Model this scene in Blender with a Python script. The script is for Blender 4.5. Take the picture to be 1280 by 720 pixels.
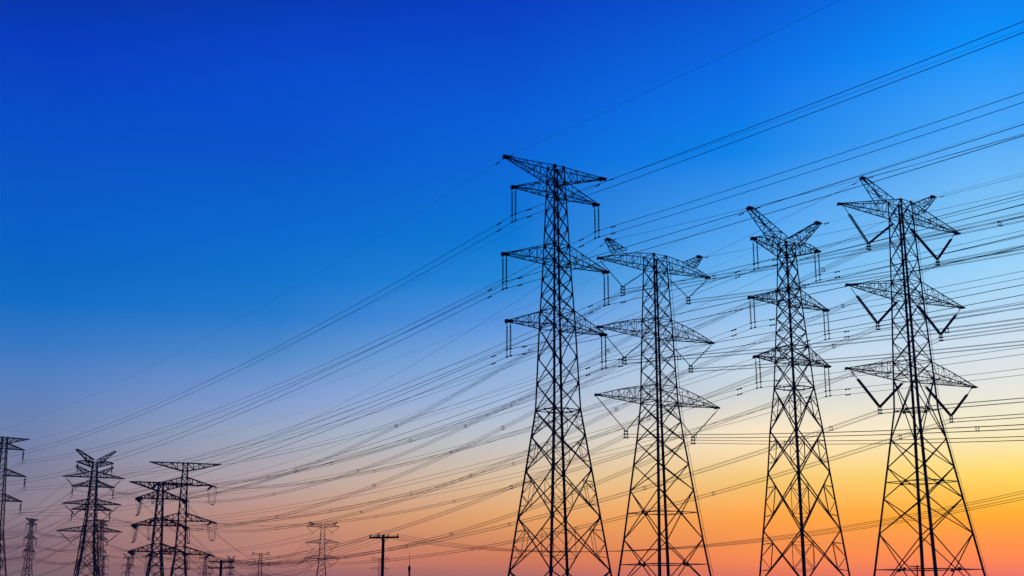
import bpy, math, random
random.seed(7)
R = math.radians
S = bpy.context.scene
for o in list(bpy.data.objects):
    bpy.data.objects.remove(o)

# ------------------------------------------------------------------ camera
cd = bpy.data.cameras.new("camera")
cam = bpy.data.objects.new("camera", cd)
S.collection.objects.link(cam)
cam.location = (0, 0, 1.7)
cam.rotation_euler = (R(90 + 14.10), 0, 0)
cd.sensor_width = 36
cd.lens = 44.226
cd.clip_start = 0.1
cd.clip_end = 20000
S.camera = cam
S.render.resolution_x, S.render.resolution_y = 1024, 576

# ------------------------------------------------------------------ view
S.view_settings.view_transform = 'Standard'
S.view_settings.look = 'None'
S.view_settings.exposure = 0
S.view_settings.gamma = 1
S.view_settings.use_curve_mapping = False
S.cycles.max_bounces = 4
S.cycles.volume_bounces = 0

# ------------------------------------------------------------------ world: dusk sky after sunset
# elevations (degrees) of the colour stops, and the colours for five bearings away from the glow
EL = [0.0, 1.2, 1.9, 3.7, 5.4, 7.2, 9.0, 10.8, 12.6, 14.4, 16.3, 19.9, 23.5, 27.0, 45.0, 90.0]
SKY = [
 (13.5, [(256.1, 124.9, 98.9), (275.4, 134.3, 106.3), (297.8, 157.2, 72.3), (280.0, 193.1, 14.2), (273.5, 236.2, 109.1), (260.8, 249.7, 207.4), (239.9, 240.0, 232.5), (213.8, 231.8, 245.8), (179.7, 222.7, 252.2), (152.0, 213.2, 255.2), (131.6, 201.6, 251.5), (72.2, 169.0, 252.6), (0, 146.0, 253.1), (0, 114.2, 233.9), (0, 56.8, 181.2), (0, 28.1, 114.2)]),
 (24.0, [(240.6, 121.7, 88.2), (258.7, 130.9, 94.8), (287.7, 159.2, 76.4), (282.1, 180.4, 61.9), (263.6, 214.8, 121.1), (269.2, 244.7, 202.6), (218.1, 223.3, 221.4), (195.7, 221.7, 244.3), (153.0, 200.2, 244.3), (110.5, 185.1, 245.6), (80.0, 168.1, 246.1), (0, 132.9, 236.1), (0, 108.9, 230.1), (0, 81.7, 208.0), (0, 45.3, 166.9), (0, 26.2, 109.5)]),
 (35.0, [(184.0, 112.2, 104.1), (197.8, 120.6, 111.9), (240.0, 136.5, 87.0), (255.2, 180.3, 105.8), (238.2, 204.1, 162.0), (204.5, 207.0, 207.7), (169.8, 193.3, 227.9), (134.7, 177.2, 227.3), (87.1, 152.1, 228.1), (33.0, 136.1, 219.2), (0, 121.5, 215.1), (0, 104.5, 219.5), (0, 82.9, 210.1), (0, 61.5, 197.0), (0, 35.8, 152.5), (0, 24.3, 104.7)]),
 (46.0, [(153.8, 103.5, 105.2), (165.4, 111.3, 113.1), (213.9, 144.9, 123.6), (212.9, 155.4, 129.2), (191.8, 175.4, 176.5), (162.9, 176.5, 199.7), (130.2, 160.3, 216.4), (82.2, 142.1, 208.2), (34.8, 124.1, 208.7), (5.5, 116.1, 208.2), (0, 107.0, 209.1), (0, 84.8, 205.6), (0, 74.4, 207.3), (0, 53.9, 179.3), (0, 28.1, 133.4), (0, 22.4, 99.9)]),
 (56.0, [(130.9, 106.4, 107.9), (140.7, 114.4, 116.0), (146.2, 113.2, 118.3), (155.7, 136.6, 147.9), (131.6, 132.6, 159.6), (115.3, 136.4, 182.5), (90.0, 132.3, 197.4), (52.0, 122.1, 202.3), (7.2, 111.1, 201.2), (0, 101.0, 200.1), (0, 94.1, 203.3), (0, 79.4, 202.3), (0, 59.7, 191.3), (0, 47.3, 160.2), (0, 22.4, 114.2), (0, 20.5, 95.1)]),
 (150.0, [(50.0, 50.0, 70.0), (52.0, 52.0, 75.0), (55.0, 55.0, 80.0), (60.0, 60.0, 90.0), (60.0, 66.0, 100.0), (52.0, 66.0, 110.0), (45.0, 64.0, 112.0), (35.0, 60.0, 115.0), (20.0, 55.0, 115.0), (5.0, 54.0, 113.0), (0, 48.0, 112.0), (0, 40.0, 108.0), (0, 34.0, 102.0), (0, 30.0, 96.0), (0, 22.0, 88.0), (0, 20.0, 85.0)]),
]
#SKYFIX
def lin(c):
    c = c / 255
    return c / 12.92 if c <= 0.04045 else ((c + 0.055) / 1.055) ** 2.4

GLOW = R(35)      # the sun has set to the right of the picture, 35 degrees off the view axis
W = bpy.data.worlds.new("World")
S.world = W
W.use_nodes = True
nt = W.node_tree
nt.nodes.clear()
def N(t, **k):
    n = nt.nodes.new(t)
    for a, b in k.items(): setattr(n, a, b)
    return n
def M(op, a, b=None, clamp=False):
    n = N('ShaderNodeMath', operation=op, use_clamp=clamp)
    for i, v in enumerate((a, b)):
        if v is None: continue
        if isinstance(v, (int, float)): n.inputs[i].default_value = v
        else: nt.links.new(v, n.inputs[i])
    return n.outputs[0]
tc = N('ShaderNodeTexCoord')
sep = N('ShaderNodeSeparateXYZ')
nt.links.new(tc.outputs['Generated'], sep.inputs[0])
x, y, z = sep.outputs
elev = M('MULTIPLY', M('ARCSINE', z), 180 / math.pi)
fac = M('DIVIDE', elev, 90.0, True)
hor = M('SQRT', M('ADD', M('MULTIPLY', x, x), M('MULTIPLY', y, y)))
hor = M('MAXIMUM', hor, 1e-4)
dot = M('DIVIDE', M('ADD', M('MULTIPLY', x, math.sin(GLOW)), M('MULTIPLY', y, math.cos(GLOW))), hor)
dot = M('MAXIMUM', M('MINIMUM', dot, 0.99999), -0.99999)
bear = M('MULTIPLY', M('ARCCOSINE', dot), 180 / math.pi)
prev = None
for i, (b, cols) in enumerate(SKY):
    r = N('ShaderNodeValToRGB')
    el = r.color_ramp.elements
    r.color_ramp.interpolation = 'LINEAR'
    for k, (e, c) in enumerate(zip(EL, cols)):
        if k == 0: q = el[0]; q.position = 0
        elif k == 1: q = el[1]; q.position = e / 90
        else: q = el.new(e / 90)
        q.color = (*[lin(v) / 1.25 for v in c], 1)     # the 1.25 comes back in the strength
    nt.links.new(fac, r.inputs[0])
    if prev is None:
        prev = r.outputs[0]
    else:
        mr = N('ShaderNodeMapRange')
        mr.inputs['From Min'].default_value = SKY[i - 1][0]
        mr.inputs['From Max'].default_value = b
        nt.links.new(bear, mr.inputs['Value'])
        mx = N('ShaderNodeMix', data_type='RGBA')
        nt.links.new(mr.outputs[0], mx.inputs['Factor'])
        nt.links.new(prev, mx.inputs['A'])
        nt.links.new(r.outputs[0], mx.inputs['B'])
        prev = mx.outputs['Result']
# a trace of physical twilight sky on top
sky = N('ShaderNodeTexSky', sky_type='NISHITA', sun_disc=False)
sky.sun_elevation = R(0.5); sky.sun_rotation = GLOW; sky.altitude = 50
bg = N('ShaderNodeBackground'); bg.inputs['Strength'].default_value = 1.0
bg2 = N('ShaderNodeBackground'); bg2.inputs['Strength'].default_value = 0.004
ad = N('ShaderNodeAddShader'); wo = N('ShaderNodeOutputWorld')
nz = N('ShaderNodeTexNoise'); nz.inputs['Scale'].default_value = 2.2; nz.inputs['Detail'].default_value = 4
mp = N('ShaderNodeMapping'); mp.inputs['Scale'].default_value = (1, 1, 5)      # long, thin, very faint veils
nt.links.new(tc.outputs['Generated'], mp.inputs[0]); nt.links.new(mp.outputs[0], nz.inputs['Vector'])
nt.links.new(M('ADD', M('MULTIPLY', nz.outputs[0], .10), 1.20), bg.inputs['Strength'])
nt.links.new(prev, bg.inputs['Color'])
nt.links.new(sky.outputs[0], bg2.inputs['Color'])
nt.links.new(bg.outputs[0], ad.inputs[0]); nt.links.new(bg2.outputs[0], ad.inputs[1])
nt.links.new(ad.outputs[0], wo.inputs['Surface'])

# ------------------------------------------------------------------ sun: last light from just above the horizon
sl = bpy.data.lights.new("sun", 'SUN')
sl.energy = 0.12; sl.angle = R(4); sl.color = (1, 0.55, 0.28)
so = bpy.data.objects.new("sun", sl); S.collection.objects.link(so)
so.rotation_euler = (R(90 - 1.5), 0, math.pi - GLOW)
so.location = (60, 80, 120)

# ------------------------------------------------------------------ materials
def mat(name, c, c2=None, rough=0.6, metal=0.0, scale=3.0, bump=0.0):
    m = bpy.data.materials.new(name); m.use_nodes = True
    t = m.node_tree; b = t.nodes['Principled BSDF']
    b.inputs['Roughness'].default_value = rough; b.inputs['Metallic'].default_value = metal
    tcn = t.nodes.new('ShaderNodeTexCoord'); nz = t.nodes.new('ShaderNodeTexNoise')
    nz.inputs['Scale'].default_value = scale; nz.inputs['Detail'].default_value = 5
    t.links.new(tcn.outputs['Object'], nz.inputs['Vector'])
    r = t.nodes.new('ShaderNodeValToRGB')
    r.color_ramp.elements[0].position = .35; r.color_ramp.elements[1].position = .65
    c2 = c2 or tuple(v * 1.6 for v in c)
    r.color_ramp.elements[0].color = (*c, 1); r.color_ramp.elements[1].color = (*c2, 1)
    t.links.new(nz.outputs[0], r.inputs[0]); t.links.new(r.outputs[0], b.inputs['Base Color'])
    if bump:
        bp = t.nodes.new('ShaderNodeBump'); bp.inputs['Strength'].default_value = bump
        t.links.new(nz.outputs[0], bp.inputs['Height']); t.links.new(bp.outputs[0], b.inputs['Normal'])
    return m
STEEL = mat('weathered_steel', (.030, .030, .034), (.05, .048, .05), .75, 0, 1.2)
CABLE = mat('aluminium_cable', (.035, .035, .038), None, .7, 0, .3)
GLASS = mat('brown_porcelain', (.022, .014, .011), (.035, .022, .016), .55, 0, 6)
CONC = mat('concrete', (.22, .21, .2), (.34, .33, .31), .9, 0, 2, .2)
WOOD = mat('pole_concrete', (.05, .045, .04), (.08, .07, .06), .9, 0, 4, .3)
GROUND = mat('dry_field', (.035, .04, .018), (.09, .075, .04), .95, 0, .08, .4)
TRACK = mat('dirt_track', (.12, .095, .07), (.2, .16, .12), .95, 0, .6, .3)

# ------------------------------------------------------------------ mesh helpers
class V3(tuple):
    pass
def vadd(a, b): return (a[0]+b[0], a[1]+b[1], a[2]+b[2])
def vsub(a, b): return (a[0]-b[0], a[1]-b[1], a[2]-b[2])
def vmul(a, s): return (a[0]*s, a[1]*s, a[2]*s)
def vlen(a): return math.sqrt(a[0]**2+a[1]**2+a[2]**2)
def vnorm(a):
    l = vlen(a) or 1; return (a[0]/l, a[1]/l, a[2]/l)
def cross(a, b): return (a[1]*b[2]-a[2]*b[1], a[2]*b[0]-a[0]*b[2], a[0]*b[1]-a[1]*b[0])
def lerp(a, b, t): return tuple(a[i]+(b[i]-a[i])*t for i in range(3))

class MB:
    def __init__(s): s.v = []; s.f = []
    def bar(s, p, q, w, h=None):          # square rolled bar
        h = h or w
        d = vnorm(vsub(q, p))
        up = (0, 0, 1) if abs(d[2]) < .95 else (1, 0, 0)
        a = vnorm(cross(d, up)); b = cross(a, d)
        n = len(s.v)
        for c in (p, q):
            for i, j in ((-1, -1), (1, -1), (1, 1), (-1, 1)):
                s.v.append(vadd(c, vadd(vmul(a, i*w/2), vmul(b, j*h/2))))
        s.f += [(n, n+1, n+2, n+3), (n+7, n+6, n+5, n+4)]
        for i in range(4):
            j = (i+1) % 4
            s.f.append((n+i, n+4+i, n+4+j, n+j))
    def angle(s, p, q, w, ox, oy):        # L-section leg, opening towards (-ox,-oy)
        t = w * .16
        prof = [(0, 0), (-w*ox, 0), (-w*ox, -t*oy), (-t*ox, -t*oy), (-t*ox, -w*oy), (0, -w*oy)]
        n = len(s.v)
        for c in (p, q):
            for a, b in prof: s.v.append((c[0]+a+.3*w*ox, c[1]+b+.3*w*oy, c[2]))
        for i in range(6):
            j = (i+1) % 6
            s.f.append((n+i, n+j, n+6+j, n+6+i))
        s.f += [tuple(n+i for i in range(6)), tuple(n+6+i for i in reversed(range(6)))]
    def tube(s, pts, r, n=6, close=True):
        base = len(s.v); m = len(pts)
        rr = r if isinstance(r, (list, tuple)) else [r]*m
        for i, p in enumerate(pts):
            d = vnorm(vsub(pts[min(i+1, m-1)], pts[max(i-1, 0)]))
            up = (0, 0, 1) if abs(d[2]) < .95 else (1, 0, 0)
            a = vnorm(cross(d, up)); b = cross(a, d)
            for k in range(n):
                t = 2*math.pi*k/n
                s.v.append(vadd(p, vadd(vmul(a, math.cos(t)*rr[i]), vmul(b, math.sin(t)*rr[i]))))
        for i in range(m-1):
            for k in range(n):
                l = (k+1) % n
                s.f.append((base+i*n+k, base+(i+1)*n+k, base+(i+1)*n+l, base+i*n+l))
        if close:
            s.f.append(tuple(base+k for k in reversed(range(n))))
            s.f.append(tuple(base+(m-1)*n+k for k in range(n)))
    def box(s, c, sx, sy, sz):
        s.bar((c[0], c[1], c[2]-sz/2), (c[0], c[1], c[2]+sz/2), sy, sx)
    def build(s, name, m, parent=None):
        if not s.v: return None
        me = bpy.data.meshes.new(name)
        me.from_pydata(s.v, [], s.f); me.update()
        me.materials.append(m)
        o = bpy.data.objects.new(name, me); S.collection.objects.link(o)
        o.parent = parent
        return o
def discs(mb, p, q, r, pitch):            # insulator string: sheds on a rod
    L = vlen(vsub(q, p)); k = max(3, int(L/pitch))
    pts = []; rr = []
    for i in range(k):
        for f, ra in ((0.05, .3), (.25, 1), (.6, .9), (.75, .3)):
            pts.append(lerp(p, q, (i+f)/k)); rr.append(r*ra)
    mb.tube(pts, rr, 8)
def empty(name, loc, rz=0):
    o = bpy.data.objects.new(name, None); o.empty_display_size = 2
    S.collection.objects.link(o); o.location = loc; o.rotation_euler = (0, 0, rz)
    return o
def tag(o, label, cat, group=None, kind=None):
    if label: o['label'] = label
    if cat: o['category'] = cat
    if group: o['group'] = group
    if kind: o['kind'] = kind
    return o

# ------------------------------------------------------------------ ground
def ground():
    me = MB(); n = 60; L = 1780
    g = []
    for j in range(n+1):
        for i in range(n+1):
            X = -L + 2*L*i/n; Y = -L + 2*L*j/n
            if math.hypot(X, Y) > L:
                s_ = L/math.hypot(X, Y); X *= s_; Y *= s_
            me.v.append((X, Y, .25*math.sin(X*.013)*math.cos(Y*.011) - .25))
    for j in range(n):
        for i in range(n):
            a = j*(n+1)+i
            me.f.append((a, a+1, a+n+2, a+n+1))
    o = me.build('ground', GROUND); o['kind'] = 'structure'
    t = MB(); k = 80
    for i in range(k+1):
        X = -300+600*i/k; Y = 60+.12*X+8*math.sin(X*.02)
        for w in (-1.8, 1.8):
            t.v.append((X, Y+w, .06))
    for i in range(k): t.f.append((2*i, 2*i+2, 2*i+3, 2*i+1))
    o = t.build('dirt_path', TRACK); o['kind'] = 'structure'
ground()

# ------------------------------------------------------------------ pylons
def interp(tab, z):
    if z >= tab[0][0]: return tab[0][1]
    for (z1, a1), (z2, a2) in zip(tab, tab[1:]):
        if z >= z2: return a2 + (a1-a2)*(z-z2)/(z1-z2)
    (z1, a1), (z2, a2) = tab[-2], tab[-1]
    return a2 + (a1-a2)*(z-z2)/(z1-z2)

class Pylon:
    """sp: dict of the tower type in metres; k: scale about the ground; centre (X, Y); yaw of the arms"""
    def __init__(s, sp, k, X, Y, yaw, label, detail=3, group=None, heavy=1.0):
        s.heavy = heavy
        s.sp, s.k, s.X, s.Y, s.yaw = sp, k, X, Y, R(yaw)
        s.root = empty('pylon', (X, Y, 0), s.yaw)
        tag(s.root, label, 'pylon', group)
        s.detail = detail
        s.merged = MB() if detail == 0 else None
        s.make()
    def world(s, u, v, z):
        c, n = math.cos(s.yaw), math.sin(s.yaw)
        return (s.X+u*c-v*n, s.Y+u*n+v*c, z)
    def new(s): return s.merged if s.merged else MB()
    def put(s, mb, name, m, parent=None):
        if s.merged: return None
        return mb.build(name, m, parent or s.root)
    def zz(s, z): return 1.7+(z-1.7)*s.k
    def a(s, z):  # z in type metres -> half width in world metres
        return interp(s.sp['hw'], z)*s.k
    def corner(s, i, j, z): return (i*s.a(z), j*s.a(z), s.zz(z))
    def make(s):
        sp, k = s.sp, s.k
        th = sp['thick']; det = s.detail
        lv = sp['levels']                       # descending, last is the ground
        fat = {3: 1, 2: 1.2, 1: 1.4, 0: 1.6}[det] * k; afat = {3: .9, 2: 1.75, 1: 1.7, 0: 1.6}[det] * k * s.heavy; fat *= s.heavy ** .6
        # legs
        for i, j in ((-1, -1), (1, -1), (1, 1), (-1, 1)):
            mb = s.new()
            hs = [lv[0]] + [z for z, _ in sp['hw'][1:-1] if z < lv[0]] + [lv[-1]]
            hs = sorted(set(hs), reverse=True)
            for z1, z2 in zip(hs, hs[1:]):
                w = th['leg']*fat*(.72+.62*(1-(z1+z2)/2/lv[0]))
                mb.angle(s.corner(i, j, z2), s.corner(i, j, z1), w, i, j)
            if det >= 2:
                for z in lv[:-1]:
                    c = s.corner(i, j, z); g = th['plate']*k
                    mb.box((c[0]-i*g*.42, c[1]+j*.02*k, c[2]), g, .03*k, g*1.1)
                    mb.box((c[0]+i*.02*k, c[1]-j*g*.42, c[2]), .03*k, g, g*1.1)
            f = s.new(); c = s.corner(i, j, lv[-1])
            if det >= 1:
                f.tube([(c[0], c[1], -.6), (c[0], c[1], .25), (c[0], c[1], .5)], [.9*k, .8*k, .45*k], 12)
                s.put(f, 'footing', CONC)
            rail = None
            if det == 3 and (i, j) == (1, -1) and sp.get('rail'):
                r = rail = MB()
                zs = [z for z in (lv[0], sp['waist'], lv[-1])]
                pts = []
                for q in range(41):
                    z = lv[0]+(lv[-1]-lv[0])*q/40
                    c = s.corner(i, j, z); pts.append((c[0]+.55*k, c[1]-.1, c[2]))
                r.tube(pts, .035*k, 5)
                for q in range(1, 40, 2):
                    c = s.corner(i, j, lv[0]+(lv[-1]-lv[0])*q/40)
                    r.bar(c, pts[q], .05*k)
            if det == 3 and (i, j) == (-1, -1):
                r = mb                             # step bolts up one leg
                zt, zb = s.zz(lv[0]), 2.5; nb = int((zt-zb)/.9)
                for q in range(nb):
                    z = lv[0]-(lv[0]-lv[-1])*q/nb
                    c = s.corner(i, j, z); sg = 1 if q % 2 else -1
                    r.bar(c, (c[0]-(.28 if sg > 0 else 0), c[1]-(0 if sg > 0 else .28), c[2]), .03)
            leg = s.put(mb, 'leg', STEEL)
            if rail: rail.build('safety_rail', STEEL, leg)
        # four faces of bracing
        faces = (((-1, -1), (1, -1)), ((1, -1), (1, 1)), ((1, 1), (-1, 1)), ((-1, 1), (-1, -1)))
        for c1, c2 in faces:
            mb = s.new()
            for q, (z1, z2) in enumerate(zip(lv, lv[1:])):
                low = z2 < sp['waist']-.5
                w = (th['low'] if low else th['brace'])*fat
                A1, B1 = s.corner(*c1, z1), s.corner(*c2, z1)
                A2, B2 = s.corner(*c1, z2), s.corner(*c2, z2)
                mb.bar(A1, B2, w); mb.bar(B1, A2, w*.98)
                r = s.a(z1)/(s.a(z1)+s.a(z2))
                X = lerp(A1, B2, r)
                if det >= 2:
                    mb.bar(vadd(X, (0, 0, -.2*k)), vadd(X, (0, 0, .2*k)), .36*k, .05*k) if low and not sp.get('secondary') else None
                if z1 in sp['belts']:
                    mb.bar(A1, B1, w*.95)
                if low and det >= 2 and sp.get('secondary') and (z1-z2) > 2.8:
                    t = th['thin']*fat
                    for P1, P2, Q1, Q2 in ((A1, A2, B1, B2), (B1, B2, A1, A2)):
                        # P: the leg side, Q: the other leg; diagonals P1->Q2 and Q1->P2
                        d1 = lerp(P1, X, .5); d2 = lerp(P2, X, .5)
                        l1 = lerp(P1, P2, .26); l2 = lerp(P1, P2, .5); l3 = lerp(P1, P2, .76)
                        mb.bar(d1, l1, t); mb.bar(d1, l2, t); mb.bar(d2, l2, t); mb.bar(d2, l3, t)
                        mb.bar(d1, d2, t*.9)
            s.put(mb, 'lattice_face', STEEL)
        # horizontal diaphragms
        for z in sp['rings']:
            mb = s.new(); t = th['low']*fat*.9
            cs = [s.corner(i, j, z) for i, j in ((-1, -1), (1, -1), (1, 1), (-1, 1))]
            ms = [lerp(cs[q], cs[(q+1) % 4], .5) for q in range(4)]
            for q in range(4):
                mb.bar(cs[q], cs[(q+1) % 4], t)
                mb.bar(ms[q], ms[(q+1) % 4], t*.8)
                if det >= 2:
                    g = th['plate']*k*(.9 if sp.get('secondary') else 1.8)
                    n_ = (ms[q][0], ms[q][1], 0)
                    mb.bar(vadd(ms[q], (0, 0, -g*.45)), vadd(ms[q], (0, 0, g*.45)), g, .05*k) if abs(ms[q][1]) > abs(ms[q][0]) else mb.bar(vadd(ms[q], (0, 0, -g*.45)), vadd(ms[q], (0, 0, g*.45)), .05*k, g)
            s.put(mb, 'diaphragm', STEEL)
        # cross arms
        for arm in sp['arms']:
            for sg in (-1, 1):
                s.arm(sg, afat, **arm)
        for h in sp.get('horns', []):
            for sg in (-1, 1):
                s.horn(sg, afat, **h)
        for st in sp['strings']:
            for sg in (-1, 1):
                s.string(sg, **st)
        if s.merged:
            o = s.merged.build('pylon_lattice', STEEL)
            o.location = s.root.location; o.rotation_euler = s.root.rotation_euler
            o.name = 'pylon'
            for p in ('label', 'category', 'group'):
                if p in s.root: o[p] = s.root[p]
            bpy.data.objects.remove(s.root); s.root = o
            o.name = 'pylon'
    def arm(s, sg, fat, zl, zu, h, tipz, arch=0.0, n=6, name='cross_arm'):
        k = s.k; th = s.sp['thick']; mb = s.new()
        al, au = s.a(zl), s.a(zu); h *= k
        low_flat = abs(tipz-zl) <= abs(tipz-zu)
        tip = (sg*h, 0, s.zz(tipz))
        W_ = .22*k                                 # half width of the blunt tip
        def lo(f, j):
            return (sg*(al+(h-al)*f), j*(al+(W_-al)*f), s.zz(zl)+(tip[2]-s.zz(zl))*f)
        def up(f, j):
            zt = tip[2]+.18*k*(1 if low_flat else -1)*0
            z = s.zz(zu)+(zt-s.zz(zu))*f + arch*k*math.sin(math.pi*min(1, f))*(1 if zu > zl else -1)
            return (sg*(au+(h-au)*f), j*(au+(W_-au)*f), z)
        c = th['chord']*fat; t = th['lace']*fat
        if s.detail <= 1: n = max(3, n-2)
        for j in (-1, 1):
            for q in range(n):
                f1, f2 = q/n, (q+1)/n
                mb.bar(lo(f1, j), lo(f2, j), c); mb.bar(up(f1, j), up(f2, j), c*.9)
                if q: mb.bar(lo(f1, j), up(f1, j), t)
                if q < n-1:
                    if q % 2: mb.bar(lo(f1, j), up(f2, j), t)
                    else: mb.bar(up(f1, j), lo(f2, j), t)
        for q in range(n):
            f1, f2 = q/n, (q+1)/n
            mb.bar(lo(f1, -1), lo(f1, 1), t); mb.bar(lo(f1, -1 if q % 2 else 1), lo(f2, 1 if q % 2 else -1), t)
            if q % 2 == 0: mb.bar(up(f1, -1), up(f1, 1), t)
        if s.detail >= 1:
            mb.bar((sg*(h-.9*k), 0, tip[2]), (sg*(h+.15*k), 0, tip[2]), W_*2.2, .34*k)
            mb.bar((sg*(h-.3*k), -.75*k, tip[2]-.12*k), (sg*(h-.3*k), .75*k, tip[2]-.12*k), .16*k)
        s.put(mb, name, STEEL)
    def horn(s, sg, fat, base, tip, w0, name='earth_wire_horn', n=6):
        """tapering lattice mast from base (u1,z1)-(u2,z2) out to tip (u,z)"""
        k = s.k; th = s.sp['thick']; mb = s.new()
        (u1, z1), (u2, z2) = base
        def p(which, f, j):
            u, z = (u1, z1) if which else (u2, z2)
            w = w0*(1-f)+.38*f
            du = (-.5 if which else .5)
            return (sg*(u+(tip[0]+du-u)*f)*k, j*w*k, s.zz(z+(tip[1]-z)*f))
        c = th['chord']*fat*.9; t = th['lace']*fat
        if s.detail <= 1: n = 3
        for j in (-1, 1):
            for wv in (0, 1):
                for q in range(n): mb.bar(p(wv, q/n, j), p(wv, (q+1)/n, j), c)
            for q in range(n):
                mb.bar(p(0, q/n, j), p(1, q/n, j), t)
                mb.bar(p(q % 2, q/n, j), p(1-q % 2, (q+1)/n, j), t)
        for wv in (0, 1):
            for q in range(n):
                mb.bar(p(wv, q/n, -1 if q % 2 else 1), p(wv, (q+1)/n, 1 if q % 2 else -1), t)
                mb.bar(p(wv, q/n, -1), p(wv, q/n, 1), t)
        if s.detail >= 1:
            mb.bar((sg*(tip[0]-.6)*k, 0, s.zz(tip[1])), (sg*(tip[0]+.35)*k, 0, s.zz(tip[1])), .5*k, .4*k)
            mb.bar((sg*tip[0]*k, -.5*k, s.zz(tip[1])-.15*k), (sg*tip[0]*k, .5*k, s.zz(tip[1])-.15*k), .18*k)
        s.put(mb, name, STEEL)
    def string(s, sg, kind, **q):
        k = s.k; det = s.detail
        if kind == 'I':                             # pair of straight strings, one before the other along the line
            u, zt, zb = q['u']*k*sg, s.zz(q['z']), s.zz(q['zb'])
            for v in (-.42*k, .42*k):
                if det == 0: s.merged.bar((u, v, zt), (u, v, zb), .18*k); continue
                mb = MB(); discs(mb, (u, v, zt-.5*k), (u, v, zb+q['sep']*k+.25*k), q.get('r', .13)*k*(1 if det == 3 else 1.7), .2*k if det == 3 else .6)
                st = mb.build('insulator_string', GLASS, s.root)
                for za_, zb_ in ((zt, zt-.6*k), (zb+q['sep']*k+.3*k, zb)):
                    h = MB(); h.bar((u, v, za_), (u, v, zb_), .07*k); h.build('hanger_rod', STEEL, st)
                for zc in (zb, zb+q['sep']*k):
                    cl = MB(); cl.bar((u, v-.22*k, zc), (u, v+.22*k, zc), .15*k, .17*k)
                    cl.build('clamp', STEEL, st)
        elif kind == 'V':
            uo, zo, ui, zi, ua, za = (q[n_] for n_ in ('uo', 'zo', 'ui', 'zi', 'ua', 'za'))
            ap = (sg*ua*k, 0, s.zz(za))
            for (u, z, f) in ((uo, zo, q['rod'][0]), (ui, zi, q['rod'][1])):
                P = (sg*u*k, 0, s.zz(z))
                if det == 0: s.merged.bar(P, ap, .16*k); continue
                B = lerp(P, ap, f); E = lerp(P, ap, .97)
                mb = MB()
                offs = (-.16*k, .16*k) if q['r'] > .2 else (0,)
                for dv in offs:
                    discs(mb, (B[0], dv, B[2]), (E[0], dv, E[2]), q['r']*k*(.75 if len(offs) > 1 else 1)*(1 if det == 3 else 2 if q['r'] < .2 else 1.9), .22*k if det == 3 else .7)
                st = mb.build('insulator_string', GLASS, s.root)
                
                for p_, q_ in ((P, B), (E, ap)):
                    h = MB(); h.bar(p_, q_, .09*k*(1 if det == 3 else 2.6)); h.build('hanger_rod', STEEL, st)
            if det == 0: return
            y = MB(); a0 = ap[0]
            y.bar((a0-.45*k, 0, ap[2]), (a0+.45*k, 0, ap[2]), .12*k, .22*k)
            y.bar((a0-.3*k, 0, ap[2]), (a0-.3*k, 0, ap[2]-1.15*k), .1*k)
            y.bar((a0+.3*k, 0, ap[2]), (a0+.3*k, 0, ap[2]-1.15*k), .1*k)
            yo = y.build('yoke_plate', STEEL, s.root)
            for du in (-.3*k, .3*k):
                for dz in (.5*k, 1.1*k):
                    cl = MB(); cl.bar((a0+du, -.3*k, ap[2]-dz), (a0+du, .3*k, ap[2]-dz), .17*k)
                    cl.build('clamp', STEEL, yo)
        elif kind == 'T':                           # tension strings fore and aft with a hanging jumper loop
            u, z = sg*q['u']*k, s.zz(q['z'])
            ends = []
            for v, dirn in ((-1, q['fore']), (1, q['aft'])):
                d = vnorm(dirn)
                d = (d[0], d[1], 0)
                P = (u, v*.5*k, z-.15*k); E = (P[0]+d[0]*5.2*k, P[1]+d[1]*5.2*k, z-1.0*k)
                ends.append(E)
                if det == 0: continue
                mb = MB()
                nx, ny = -d[1]*.3*k, d[0]*.3*k
                for g in (-1, 1):
                    discs(mb, (P[0]+g*nx, P[1]+g*ny, P[2]), (E[0]+g*nx, E[1]+g*ny, E[2]), .3*k, .45*k)
                st = mb.build('tension_insulator', GLASS, s.root)
                h = MB(); h.bar((E[0]-nx*1.4, E[1]-ny*1.4, E[2]), (E[0]+nx*1.4, E[1]+ny*1.4, E[2]), .2*k)
                h.build('yoke_plate', STEEL, st)
            if det:
                j = MB(); dp = q['loop']*k
                for o in (-.3*k, .3*k):
                    pts = []
                    for i in range(21):
                        t = i/20
                        e = lerp(ends[0], ends[1], t)
                        sag = dp*(1-(2*t-1)**4)
                        side = .8*k*sg*math.sin(math.pi*t)
                        pts.append((e[0]+o+side, e[1], e[2]-sag))
                    j.tube(pts, .085*k, 5)
                jo = j.build('jumper_loop', CABLE, s.root)
                b = MB(); m_ = lerp(ends[0], ends[1], .5)
                b.bar((m_[0]-.2*k+.8*k*sg, m_[1]-1.6*k, m_[2]-dp-.1), (m_[0]-.2*k+.8*k*sg, m_[1]+1.6*k, m_[2]-dp-.1), .55*k, .3*k)
                b.build('weight_bar', STEEL, jo)
                i_ = MB(); discs(i_, (u+.5*k*sg, 0, z-.3*k), (m_[0]+.6*k*sg, 0, m_[2]-dp), .07*k, .5*k)
                i_.build('support_string', GLASS, jo)

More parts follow.
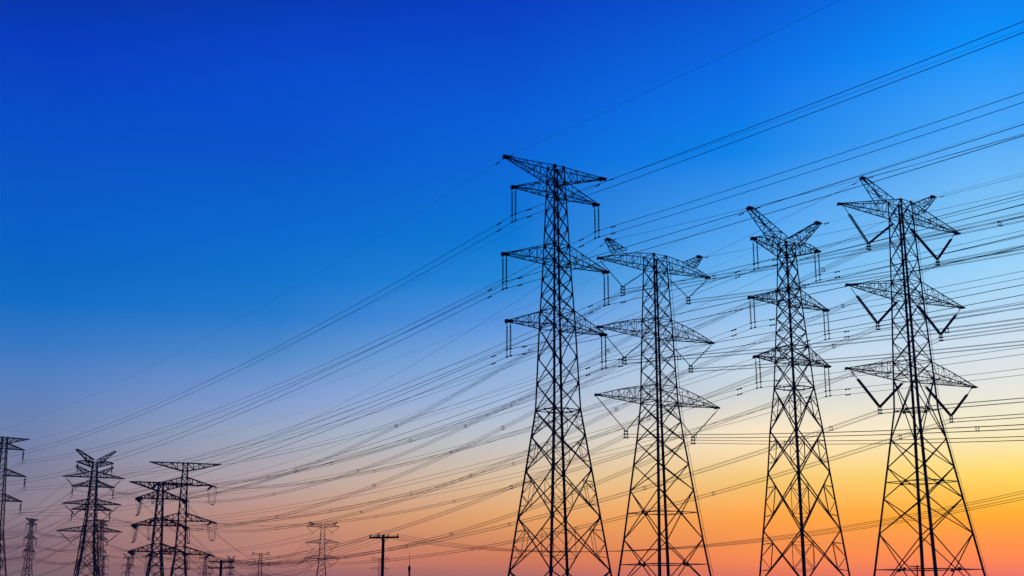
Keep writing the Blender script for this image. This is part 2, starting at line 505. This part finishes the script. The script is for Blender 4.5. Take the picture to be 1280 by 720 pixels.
# -------- tower types (metres; heights above ground for scale 1)
FLAT = dict(   # flat-topped, straight twin strings
    hw=[(59.9, .84), (55.86, .98), (46.33, 1.32), (37.49, 1.72), (26.33, 2.12), (5.7, 4.62), (0, 5.3)], waist=26.33,
    levels=[59.9, 57.7, 55.86, 53.45, 51.06, 48.69, 46.33, 44.1, 41.88, 39.68, 37.38, 33.37, 29.83, 26.33, 22.96, 18.5, 12.46, 5.75, 0],
    belts=[59.9, 57.7, 55.86, 48.69, 46.33, 39.68, 37.38, 26.33], rings=[26.33],
    thick=dict(leg=.23, brace=.10, low=.12, thin=.055, chord=.12, lace=.062, plate=.38), secondary=True,
    arms=[dict(zl=57.7, zu=59.9, h=8.5, tipz=59.9, n=7, name='earth_wire_arm'), dict(zl=55.86, zu=57.9, h=7.2, tipz=55.86, n=5),
          dict(zl=46.33, zu=48.69, h=8.7, tipz=46.33), dict(zl=37.38, zu=39.68, h=8.1, tipz=37.38)],
    strings=[dict(kind='I', u=u, z=z-.2, zb=zb, sep=.95) for u, z, zb in ((6.95, 55.86, 51.05), (8.4, 46.33, 41.6), (7.75, 37.38, 32.7))])
SLIM = dict(   # horned, straight twin strings
    hw=[(57.2, .95), (55.04, 1.01), (47.36, 1.35), (38.17, 1.89), (34.03, 2.13), (27.47, 2.79), (21.0, 3.25), (12.5, 4.0), (0, 5.12)], waist=34.03,
    levels=[57.2, 55.17, 52.42, 49.68, 47.36, 45.04, 42.74, 40.45, 38.17, 34.03, 27.47, 21.02, 12.42, 4.6, 0],
    belts=[57.2, 55.17, 49.68, 47.36, 40.45, 38.17, 34.03], rings=[34.03],
    thick=dict(leg=.26, brace=.115, low=.135, thin=.065, chord=.14, lace=.072, plate=.34), secondary=True,
    arms=[dict(zl=55.17, zu=57.2, h=7.3, tipz=57.0, arch=.6, n=5), dict(zl=47.36, zu=49.68, h=8.45, tipz=47.36),
          dict(zl=38.17, zu=40.45, h=7.95, tipz=38.17)],
    horns=[dict(base=((.5, 58.1), (2.2, 56.7)), tip=(7.5, 61.9), w0=.85, n=6)],
    strings=[dict(kind='I', u=u, z=z-.2, zb=zb, sep=.85) for u, z, zb in ((6.7, 57.0, 52.1), (7.95, 47.36, 42.6), (7.35, 38.17, 33.4))])
VTHIN = dict(  # horned, V strings, arched arms
    hw=[(62.3, 1.45), (59.91, 1.52), (47.6, 1.95), (35.74, 2.3), (30.0, 2.8), (12.0, 4.79), (0, 6.3)], waist=35.74,
    levels=[62.3, 59.91, 56.65, 53.57, 50.5, 47.6, 44.57, 41.56, 38.57, 35.74, 32.37, 29.03, 25.02, 20.64, 12.4, 4.0, 0],
    belts=[62.3, 59.91, 50.5, 47.6, 38.57, 35.74], rings=[16.84, 8.2],
    thick=dict(leg=.31, brace=.105, low=.13, thin=.07, chord=.14, lace=.065, plate=.32), rail=True,
    arms=[dict(zl=59.91, zu=62.3, h=12.75, tipz=60.2, arch=.45, n=8), dict(zl=47.6, zu=50.5, h=13.05, tipz=47.9, arch=.25, n=8),
          dict(zl=35.74, zu=38.57, h=13.75, tipz=36.05, arch=.25, n=8)],
    horns=[dict(base=((6.8, 62.4), (9.3, 61.6)), tip=(10.6, 63.9), w0=.6, n=4)],
    strings=[dict(kind='V', uo=uo, zo=zo-.3, ui=ui, zi=zi, ua=7.5, za=za, r=.11, rod=(.12, .10)) for uo, zo, ui, zi, za in
             ((12.4, 60.1, 1.7, 59.6, 55.7), (12.8, 47.9, 2.0, 47.3, 43.1), (13.6, 36.0, 2.4, 35.4, 30.3))])
VTHICK = dict( # horned, big V strings
    hw=[(73.33, 1.45), (70.1, 1.5), (55.31, 1.92), (40.26, 2.45), (34.83, 2.64), (29.88, 3.29), (13.46, 5.47), (7.41, 6.27), (0, 7.3)], waist=40.4,
    levels=[73.33, 70.25, 66.28, 62.34, 58.14, 55.16, 51.17, 47.21, 43.43, 40.4, 29.74, 24.85, 19.47, 13.46, 2.0, 0],
    belts=[73.33, 70.25, 58.14, 55.16, 43.43, 40.4], rings=[34.83, 22.3, 7.41],
    thick=dict(leg=.34, brace=.115, low=.14, thin=.07, chord=.16, lace=.07, plate=.36), rail=True,
    arms=[dict(zl=70.25, zu=73.33, h=16.6, tipz=70.1, n=8), dict(zl=55.16, zu=58.14, h=15.9, tipz=55.5, n=8),
          dict(zl=40.4, zu=43.43, h=17.4, tipz=40.6, arch=.15, n=8)],
    horns=[dict(base=((2.6, 73.2), (5.5, 72.0)), tip=(9.8, 76.2), w0=.9, n=4)],
    strings=[dict(kind='V', uo=uo, zo=zo-.3, ui=ui, zi=zi, ua=ua, za=za, r=.225, rod=(.22, .06)) for uo, zo, ui, zi, ua, za in
             ((15.4, 70.2, 2.1, 69.0, 9.5, 63.9), (14.9, 55.3, 2.6, 54.4, 8.6, 49.5), (16.2, 40.5, 2.9, 39.6, 9.6, 34.6))])
def tension(top, hT, arms, hb, loop, fore, aft):
    d = dict(hw=[(top, 1.1*hb), (arms[2][0], 2.2*hb), (0, 4.9*hb)], waist=arms[2][0]-1,
        thick=dict(leg=.34, brace=.16, low=.17, thin=.08, chord=.22, lace=.11, plate=.6), rings=[arms[2][0]-6*hb],
        arms=[dict(zl=top-3.6*hb, zu=top, h=hT, tipz=top, n=6, name='earth_wire_arm')]+[dict(zl=z, zu=z+3.4*hb, h=h, tipz=z, n=5) for z, h in arms],
        strings=[dict(kind='T', u=h-.3, z=z, fore=fore, aft=aft, loop=loop) for z, h in arms])
    lv = [top, top-3.6*hb]
    for z, h in arms:
        a, b = lv[-1], z+3.4*hb
        n = max(1, round((a-b)/(3.4*hb)))
        lv += [a+(b-a)*i/n for i in range(1, n+1)] + [z]
    a = lv[-1]
    while a > 7: a -= 3.6*hb+ (arms[2][0]-a)*.15; lv.append(max(a, 0))
    if lv[-1] > 0: lv.append(0)
    d['levels'] = lv; d['belts'] = [z for z in lv if any(abs(z-q[0]) < .01 or abs(z-q[0]-3.4*hb) < .01 for q in arms)] + lv[:2]
    return d

G1 = 'tall pylons rising through the right half'
G2 = 'distant pylons along the horizon'
T1 = Pylon(FLAT, 1.0, 6.03, 163.92, 33.63, 'dark flat-topped lattice pylon with straight twin insulator strings, highest in the picture', 3, G1)
T2 = Pylon(VTHIN, 1.06, 27.28, 231.27, 32.8, 'horned pylon with thin V-shaped insulators and arched arms, beside the big flat-topped one', 3, G1)
T3 = Pylon(SLIM, .877, 38.18, 168.47, 32.55, 'slim lattice pylon with long upswept horns, between the two big V-string pylons', 3, G1)
T4 = Pylon(VTHICK, 1.0286, 73.35, 226.83, 33.96, 'broad horned lattice pylon with thick dark V-shaped insulators, rightmost of all', 3, G1)
F1 = Pylon(FLAT, .95, -173.5, 430, 38, 'flat-topped pylon with single hanging strings, cut by the left picture edge', 2, G2, 1.3)
F2a = Pylon(SLIM, .815, -137, 415, 30, 'distant narrow pylon with two horns, its top rising above the V-string pylon it overlaps', 2, G2, 1.35)
F2b = Pylon(VTHICK, 1.105, -257.5, 780, 25, 'distant pylon with six V-shaped strings, overlapped by a narrower horned pylon', 2, G2, 1.7)
F3 = Pylon(tension(60.8, 15.0, ((51.4, 12.0), (36.2, 12.8), (22.2, 12.8)), .95, 7.0, (.204, -.979, 0), (-.155, .988, 0)), 1.08, -152.5, 590, 20,
           'distant tension pylon with wide flat top and jumper loops, taller of the overlapping two', 2, G2)
F4 = Pylon(tension(44.2, 10.9, ((38.5, 8.4), (29.0, 9.2), (19.8, 9.7)), 5.0/6.25, 5.0, (.177, -.984, 0), (.365, .931, 0)), 1.0, -126.8, 458, 24,
           'shorter distant tension pylon with jumper loops, half behind the taller wide-topped one', 2, G2)
T404 = Pylon(VTHIN, 1.04, -153.4, 1037.7, 6, 'faint hazy pylon with V strings standing alone left of the thick utility pole', 2, G2, 1.35)
T326 = Pylon(VTHIN, .81, -250.5, 1281, 0, 'small hazy horned pylon right of the double-crossarm utility pole', 1, G2)
Fa = Pylon(FLAT, .74, -250.3, 665.6, 82, 'hazy narrow pylon just right of the flat-topped one at the left edge', 1, G2, 1.25)
Fb = Pylon(FLAT, .70, -204.6, 637.7, 76, 'hazy pylon partly hidden behind the legs of the V-string pylon on the left', 1, G2, 1.25)
smalls = [(-335.7, 1057.5, .66, 50, FLAT, 'tiny faint pylon top low beside the V-string pylon legs'),
          (-310.1, 1040.0, .66, 40, SLIM, 'tiny faint pylon top in the gap left of the tension pylons'),
          (-260.9, 1094.3, .69, 30, FLAT, 'tiny faint pylon under the right arms of the wide-topped tension pylon'),
          (-231.0, 1057.5, .64, 60, SLIM, 'tiny faint pylon just right of the double-crossarm pole'),
          (-112.2, 1094.2, .63, 5, VTHIN, 'tiny faint pylon partly behind the thick utility pole')]
FS = [Pylon(sp, k, X, Y, yaw, lab, 0, G2) for X, Y, k, yaw, sp, lab in smalls]

# ------------------------------------------------------------------ cables
def span(A, B, sag, n=48):
    P = []
    for i in range(n+1):
        t = i/n
        p = lerp(A, B, t); P.append((p[0], p[1], p[2]-4*sag*t*(1-t)))
    return P
def chain(points, sags, n=48):
    out = []
    for (A, B), sg in zip(zip(points, points[1:]), sags):
        q = span(A, B, sg, n); out += q if not out else q[1:]
    return out
def shift(path, lat, dz):
    d = vnorm(vsub(path[-1], path[0])); l = vnorm((-d[1], d[0], 0))
    return [(p[0]+l[0]*lat, p[1]+l[1]*lat, p[2]+dz) for p in path]
def at_dist(path, d0):
    L = 0
    for a, b in zip(path, path[1:]):
        s_ = vlen(vsub(b, a))
        if L+s_ >= d0: return lerp(a, b, (d0-L)/s_), vnorm(vsub(b, a))
        L += s_
    return path[-1], vnorm(vsub(path[-1], path[-2]))
def plen(path): return sum(vlen(vsub(b, a)) for a, b in zip(path, path[1:]))
def bundle(points, sags, kind, label, group, r, sep=.6, spacer=None, dampers=(), n=48):
    """kind 1: single wire; 2: pair one above the other; 4: four wires with spacers"""
    path = chain(points, sags, n)
    if kind == 1:
        mb = MB(); mb.tube(path, r, 4)
        o = mb.build('earth_cable', CABLE)
        tag(o, label, 'cable', group)
        root = o
    else:
        root = empty('power_cable', points[0])
        tag(root, label, 'cable', group)
        offs = ((0, 0), (0, sep)) if kind == 2 else ((-sep/2, 0), (sep/2, 0), (-sep/2, -sep), (sep/2, -sep))
        b0 = points[0]
        for la, dz in offs:
            mb = MB(); mb.tube([vsub(p, b0) for p in shift(path, la, dz)], r, 4)
            mb.build('strand', CABLE, root)
    base = points[0] if kind != 1 else (0, 0, 0)
    if kind == 4 and spacer:
        L = plen(path); d0 = spacer[0]
        while d0 < L-8:
            p, d = at_dist(path, d0); l = vnorm((-d[1], d[0], 0)); h = sep/2
            c = vsub(vadd(p, (0, 0, -h)), base); mb = MB()
            ring = [vadd(vadd(c, vmul(l, h*math.cos(R(a))*1.15)), (0, 0, h*math.sin(R(a))*1.15)) for a in range(0, 361, 45)]
            for a_, b_ in zip(ring, ring[1:]): mb.bar(a_, b_, .07)
            for sx in (-1, 1):
                for sz in (-1, 1):
                    q = vadd(vadd(c, vmul(l, sx*h)), (0, 0, sz*h))
                    mb.bar(vsub(q, vmul(d, .16)), vadd(q, vmul(d, .16)), .11)
            mb.build('spacer', STEEL, root)
            d0 += spacer[1]
    for pt in dampers:                              # distances from the kink point, both sides
        # find index of kink
        pos = sum(vlen(vsub(b, a)) for a, b in zip(path[:pt[0]], path[1:pt[0]+1]))
        for dz in ((0, sep) if kind == 2 else (0,)):
            for dd in pt[1]:
                p, d = at_dist(path, pos+dd)
                q = vsub(vadd(p, (0, 0, dz-.1)), base); mb = MB()
                mb.bar(vsub(q, vmul(d, .28)), vadd(q, vmul(d, .28)), .04)
                for sg in (-1, 1):
                    e = vadd(q, vmul(d, .3*sg)); mb.bar(vsub(e, vmul(d, .13)), vadd(e, vmul(d, .13)), .15, .13)
                mb.bar(q, vadd(q, (0, 0, .1)), .04)
                mb.build('damper', STEEL, root)
    return root
def off(P, yaw, dist, dz=0):   # on along the line: away from the camera for positive
    return (P[0]-math.sin(yaw)*dist, P[1]+math.cos(yaw)*dist, P[2]+dz)
SIDE = {-1: 'left', 1: 'right'}; ARM = ('top', 'middle', 'lowest')

# line 1 and line 3: pairs, hung on suspension strings at every pylon
def pair_line(T, F, nm, far_nm, rs, sag_r, S, sag_l, r, g):
    sp = T.sp
    for i, st in enumerate(sp['strings']):
        for sg in (-1, 1):
            A = T.world(sg*st['u']*T.k, 0, T.zz(st['zb']))
            B = F.world(sg*st['u']*F.k, 0, F.zz(st['zb']))
            pts = [off(A, T.yaw, -S), A, B, off(B, F.yaw, 330)]
            bundle(pts, [sag_r, sag_l, 9], 2, f'cable pair at the {SIDE[sg]} end of the {ARM[i]} insulator arm on the {nm}', g, r,
                   st['sep']*T.k, dampers=[(48, (-3.6, 3.6)), (96, (-3, 3))])
    h, z = rs
    for sg in (-1, 1):
        A = T.world(sg*h*T.k, 0, T.zz(z)-.3); B = F.world(sg*h*F.k, 0, F.zz(z)-.3)
        bundle([off(A, T.yaw, -S), A, B, off(B, F.yaw, 330)], [sag_r*(.66 if sg < 0 else 1.15), sag_l*.8, 7], 1,
               f'single thin earth cable at the very top {SIDE[sg]} tip of the {nm}', g, r*.45, dampers=[(48, (-1.6, 1.6))])
pair_line(T1, F1, 'flat-topped tall pylon', '', (8.5, 59.9), 4.2, 300, 6.2, .034, 'cables of the flat-topped pylon line')
pair_line(T3, F2a, 'slim tall pylon', '', (7.5, 61.9), 4.5, 300, 6.5, .026, 'cables of the slim horned pylon line')
# lines 2 and 4: four-wire bundles that end on the tension pylons
def quad_line(T, F, nm, rs, S, sag_r, sag_l, r, sep, g, topz, hT):
    for i, st in enumerate(T.sp['strings']):
        ft = F.sp['strings'][i]
        for sg in (-1, 1):
            A = T.world(sg*st['ua']*T.k, 0, T.zz(st['za'])-.5*T.k)
            d = vnorm(ft['fore'])
            B = F.world(sg*ft['u']*F.k+d[0]*5.2*F.k, -.5+d[1]*5.2*F.k, F.zz(ft['z'])-1.0)
            bundle([off(A, T.yaw, -S), A, B], [sag_r, sag_l], 4,
                   f'four-wire bundle under the {SIDE[sg]} half of the {ARM[i]} arm of the {nm}', g, r, sep,
                   spacer=(30+random.random()*30, 56), n=56)
    for sg in (-1, 1):
        A = T.world(sg*rs[0]*T.k, 0, T.zz(rs[1])-.3); B = F.world(sg*hT, 0, topz)
        bundle([off(A, T.yaw, -S), A, B], [sag_r*.9, sag_l*.75], 1, f'single earth cable at the {SIDE[sg]} horn tip of the {nm}', g, r*.9, dampers=[(48, (-2, 2))])
quad_line(T2, F4, 'tall thin-V-string pylon', (10.6, 63.9), 400, 12, 10.3, .030, .55, 'cables of the thin-V-string pylon line', 44.0, 10.6)
quad_line(T4, F3, 'tall thick-V-string pylon', (9.8, 76.2), 300, 4.8, 12, .034, .62, 'cables of the thick-V-string pylon line', 65.4, 15.9)
# beyond the tension pylons
for i, (st, vt) in enumerate(zip(F4.sp['strings'], T404.sp['strings'])):
    for sg in (-1, 1):
        d = st['aft']
        A = F4.world(sg*st['u']+d[0]*5.2, .5+d[1]*5.2, st['z']-1)
        B = T404.world(sg*vt['ua']*T404.k, 0, T404.zz(vt['za'])-.5)
        bundle([A, B, off(B, T404.yaw+.9, 260, -6)], [25, 10], 2, f'cable pair from the {SIDE[sg]} {ARM[i]} arm of the shorter tension pylon into the distance', 'cables behind the tension pylons', .055, .5)
for i, (st, vt) in enumerate(zip(F3.sp['strings'], F2b.sp['strings'])):
    for sg in (-1, 1):
        d = st['aft']; k = F3.k
        A = F3.world(sg*st['u']*k+d[0]*5.2*k, .5+d[1]*5.2*k, F3.zz(st['z'])-1*k)
        B = F2b.world(sg*vt['ua']*F2b.k, 0, F2b.zz(vt['za'])-.5)
        bundle([A, B, off(B, R(35), 420, -8)], [3, 15], 4, f'four-wire bundle at the {SIDE[sg]} {ARM[i]} V string of the distant V-string pylon', 'cables of the distant V-string pylon', .04, .6, spacer=(40, 60))
# low lines between the small far pylons
def far_pair(P, Q, u, z, sag, lab, g='cables between the faint far pylons'):
    A = P.world(u*P.k, 0, P.zz(z)); B = Q.world(u*Q.k, 0, Q.zz(z))
    bundle([A, B], [sag], 2, lab, g, .06, .7)
for z, nm in ((51, 'upper'), (41.6, 'middle'), (32.7, 'lower')):
    for sg in (-1, 1):
        far_pair(Fa, Fb, 7.5*sg, z, 3, f'faint {nm} cable pair on the {SIDE[sg]} of the two narrow hazy pylons')
        far_pair(FS[2], FS[3], 7*sg, z, 4, f'faint {nm} {SIDE[sg]} cable pair near the double-crossarm pole')
        far_pair(T326, T404, 7.5*sg, z, 11, f'faint {nm} {SIDE[sg]} cable pair between the small and the larger hazy V-string pylon')
        far_pair(FS[3], T326, 7*sg, z, 5, f'faint {nm} {SIDE[sg]} cable pair left of the small horned pylon')
        A = Fa.world(7.5*sg*Fa.k, 0, Fa.zz(z))
        bundle([A, off(A, R(70), 260, -2)], [5], 2, f'faint {nm} {SIDE[sg]} cable pair leaving the picture from the narrow hazy pylon', 'cables between the faint far pylons', .06, .7)

# ------------------------------------------------------------------ utility poles
def utility_pole(x, y, h, yaw, arm, label, double=False, r=.16, mast=False):
    root = empty('utility_pole', (x, y, 0), yaw); tag(root, label, 'utility pole', 'small poles low in the picture')
    p = MB(); p.tube([(0, 0, -.5), (0, 0, h*.5), (0, 0, h+.12)], [r*1.25, r*1.12, r], 14); p.build('pole', WOOD, root)
    tips = []
    zs = [h-.15] + ([h-1.05] if double else [])
    for z in zs:
        c = MB(); c.bar((-arm/2, r+.06, z), (arm/2, r+.06, z), .16, .18)
        c.bar((-.5, r+.1, z), (0, r*.9, z-.55), .05); c.bar((.5, r+.1, z), (0, r*.9, z-.55), .05)
        co = c.build('crossarm', STEEL, root)
        for f in (-.48, -.2, .14, .47):
            i = MB(); u = arm*f
            i.tube([(u, r+.06, z+.07), (u, r+.06, z+.13), (u, r+.06, z+.17), (u, r+.06, z+.22), (u, r+.06, z+.25), (u, r+.06, z+.3)], [.025, .09, .05, .085, .045, .05], 10)
            i.build('pin_insulator', GLASS, co)
            if z == zs[0]: tips.append((u, r+.06, z+.3))
    c, s_ = math.cos(yaw), math.sin(yaw)
    return [(x+u*c-v*s_, y+u*s_+v*c, z) for u, v, z in tips]
t1 = utility_pole(-13.15, 130.85, 8.45, R(-20), 3.25, 'thick dark utility pole with one crossarm, right of the faint lone pylon', r=.15)
t2 = utility_pole(-42.9, 189.9, 7.9, R(12), 3.7, 'utility pole with two stacked crossarms, right of the tension pylons', True, r=.19)
t3 = utility_pole(77.7, 247.2, 8.8, R(10), 2.6, 'tiny utility pole between the legs of the rightmost tall pylon', False, r=.12)
t4 = [(36+u*.8, 70-u*.5, 9.3) for u in (-1.4, -.6, .6, 1.4)]
for i, nm in enumerate(('outer left', 'inner left', 'inner right', 'outer right')):
    A, B = t1[i], t4[i]
    C_ = lerp(A, B, 1.0)
    bundle([t2[i], A, B], [1.6, 3.1], 1, f'low distribution wire on the {nm} insulator of the thick utility pole', 'distribution wires on the utility pole', .014, n=40)
root = empty('antenna_mast', (-29, 364.1, 0)); tag(root, 'thin mast with a slim spike, right of the thick utility pole', 'mast')
m = MB(); m.tube([(0, 0, -.5), (0, 0, 10.8)], [.34, .26], 12); m.build('pole', WOOD, root)
m = MB(); m.tube([(0, 0, 10.75), (0, 0, 11.0), (0, 0, 12.0), (0, 0, 12.2)], [.26, .42, .36, .1], 12); m.build('head', STEEL, root)
m = MB(); m.tube([(0, 0, 12.15), (0, 0, 15.8)], [.08, .03], 8); m.build('spike', STEEL, root)

# ------------------------------------------------------------------ haze: one closed box of even, thin air
hb = MB()
x0, x1, y0, y1, z0, z1 = -1850, 1850, -1850, 1850, -1.6, 92
hb.v = [(x0, y0, z0), (x1, y0, z0), (x1, y1, z0), (x0, y1, z0), (x0, y0, z1), (x1, y0, z1), (x1, y1, z1), (x0, y1, z1)]
hb.f = [(3, 2, 1, 0), (4, 5, 6, 7), (0, 1, 5, 4), (1, 2, 6, 5), (2, 3, 7, 6), (3, 0, 4, 7)]
hm = bpy.data.materials.new('haze'); hm.use_nodes = True
ht = hm.node_tree; ht.nodes.clear()
pv = ht.nodes.new('ShaderNodeVolumePrincipled'); pv.inputs['Color'].default_value = (.5, .66, .86, 1)
pv.inputs['Density'].default_value = .00018
mo = ht.nodes.new('ShaderNodeOutputMaterial'); ht.links.new(pv.outputs[0], mo.inputs['Volume'])
hz = hb.build('haze', hm); hz['kind'] = 'stuff'
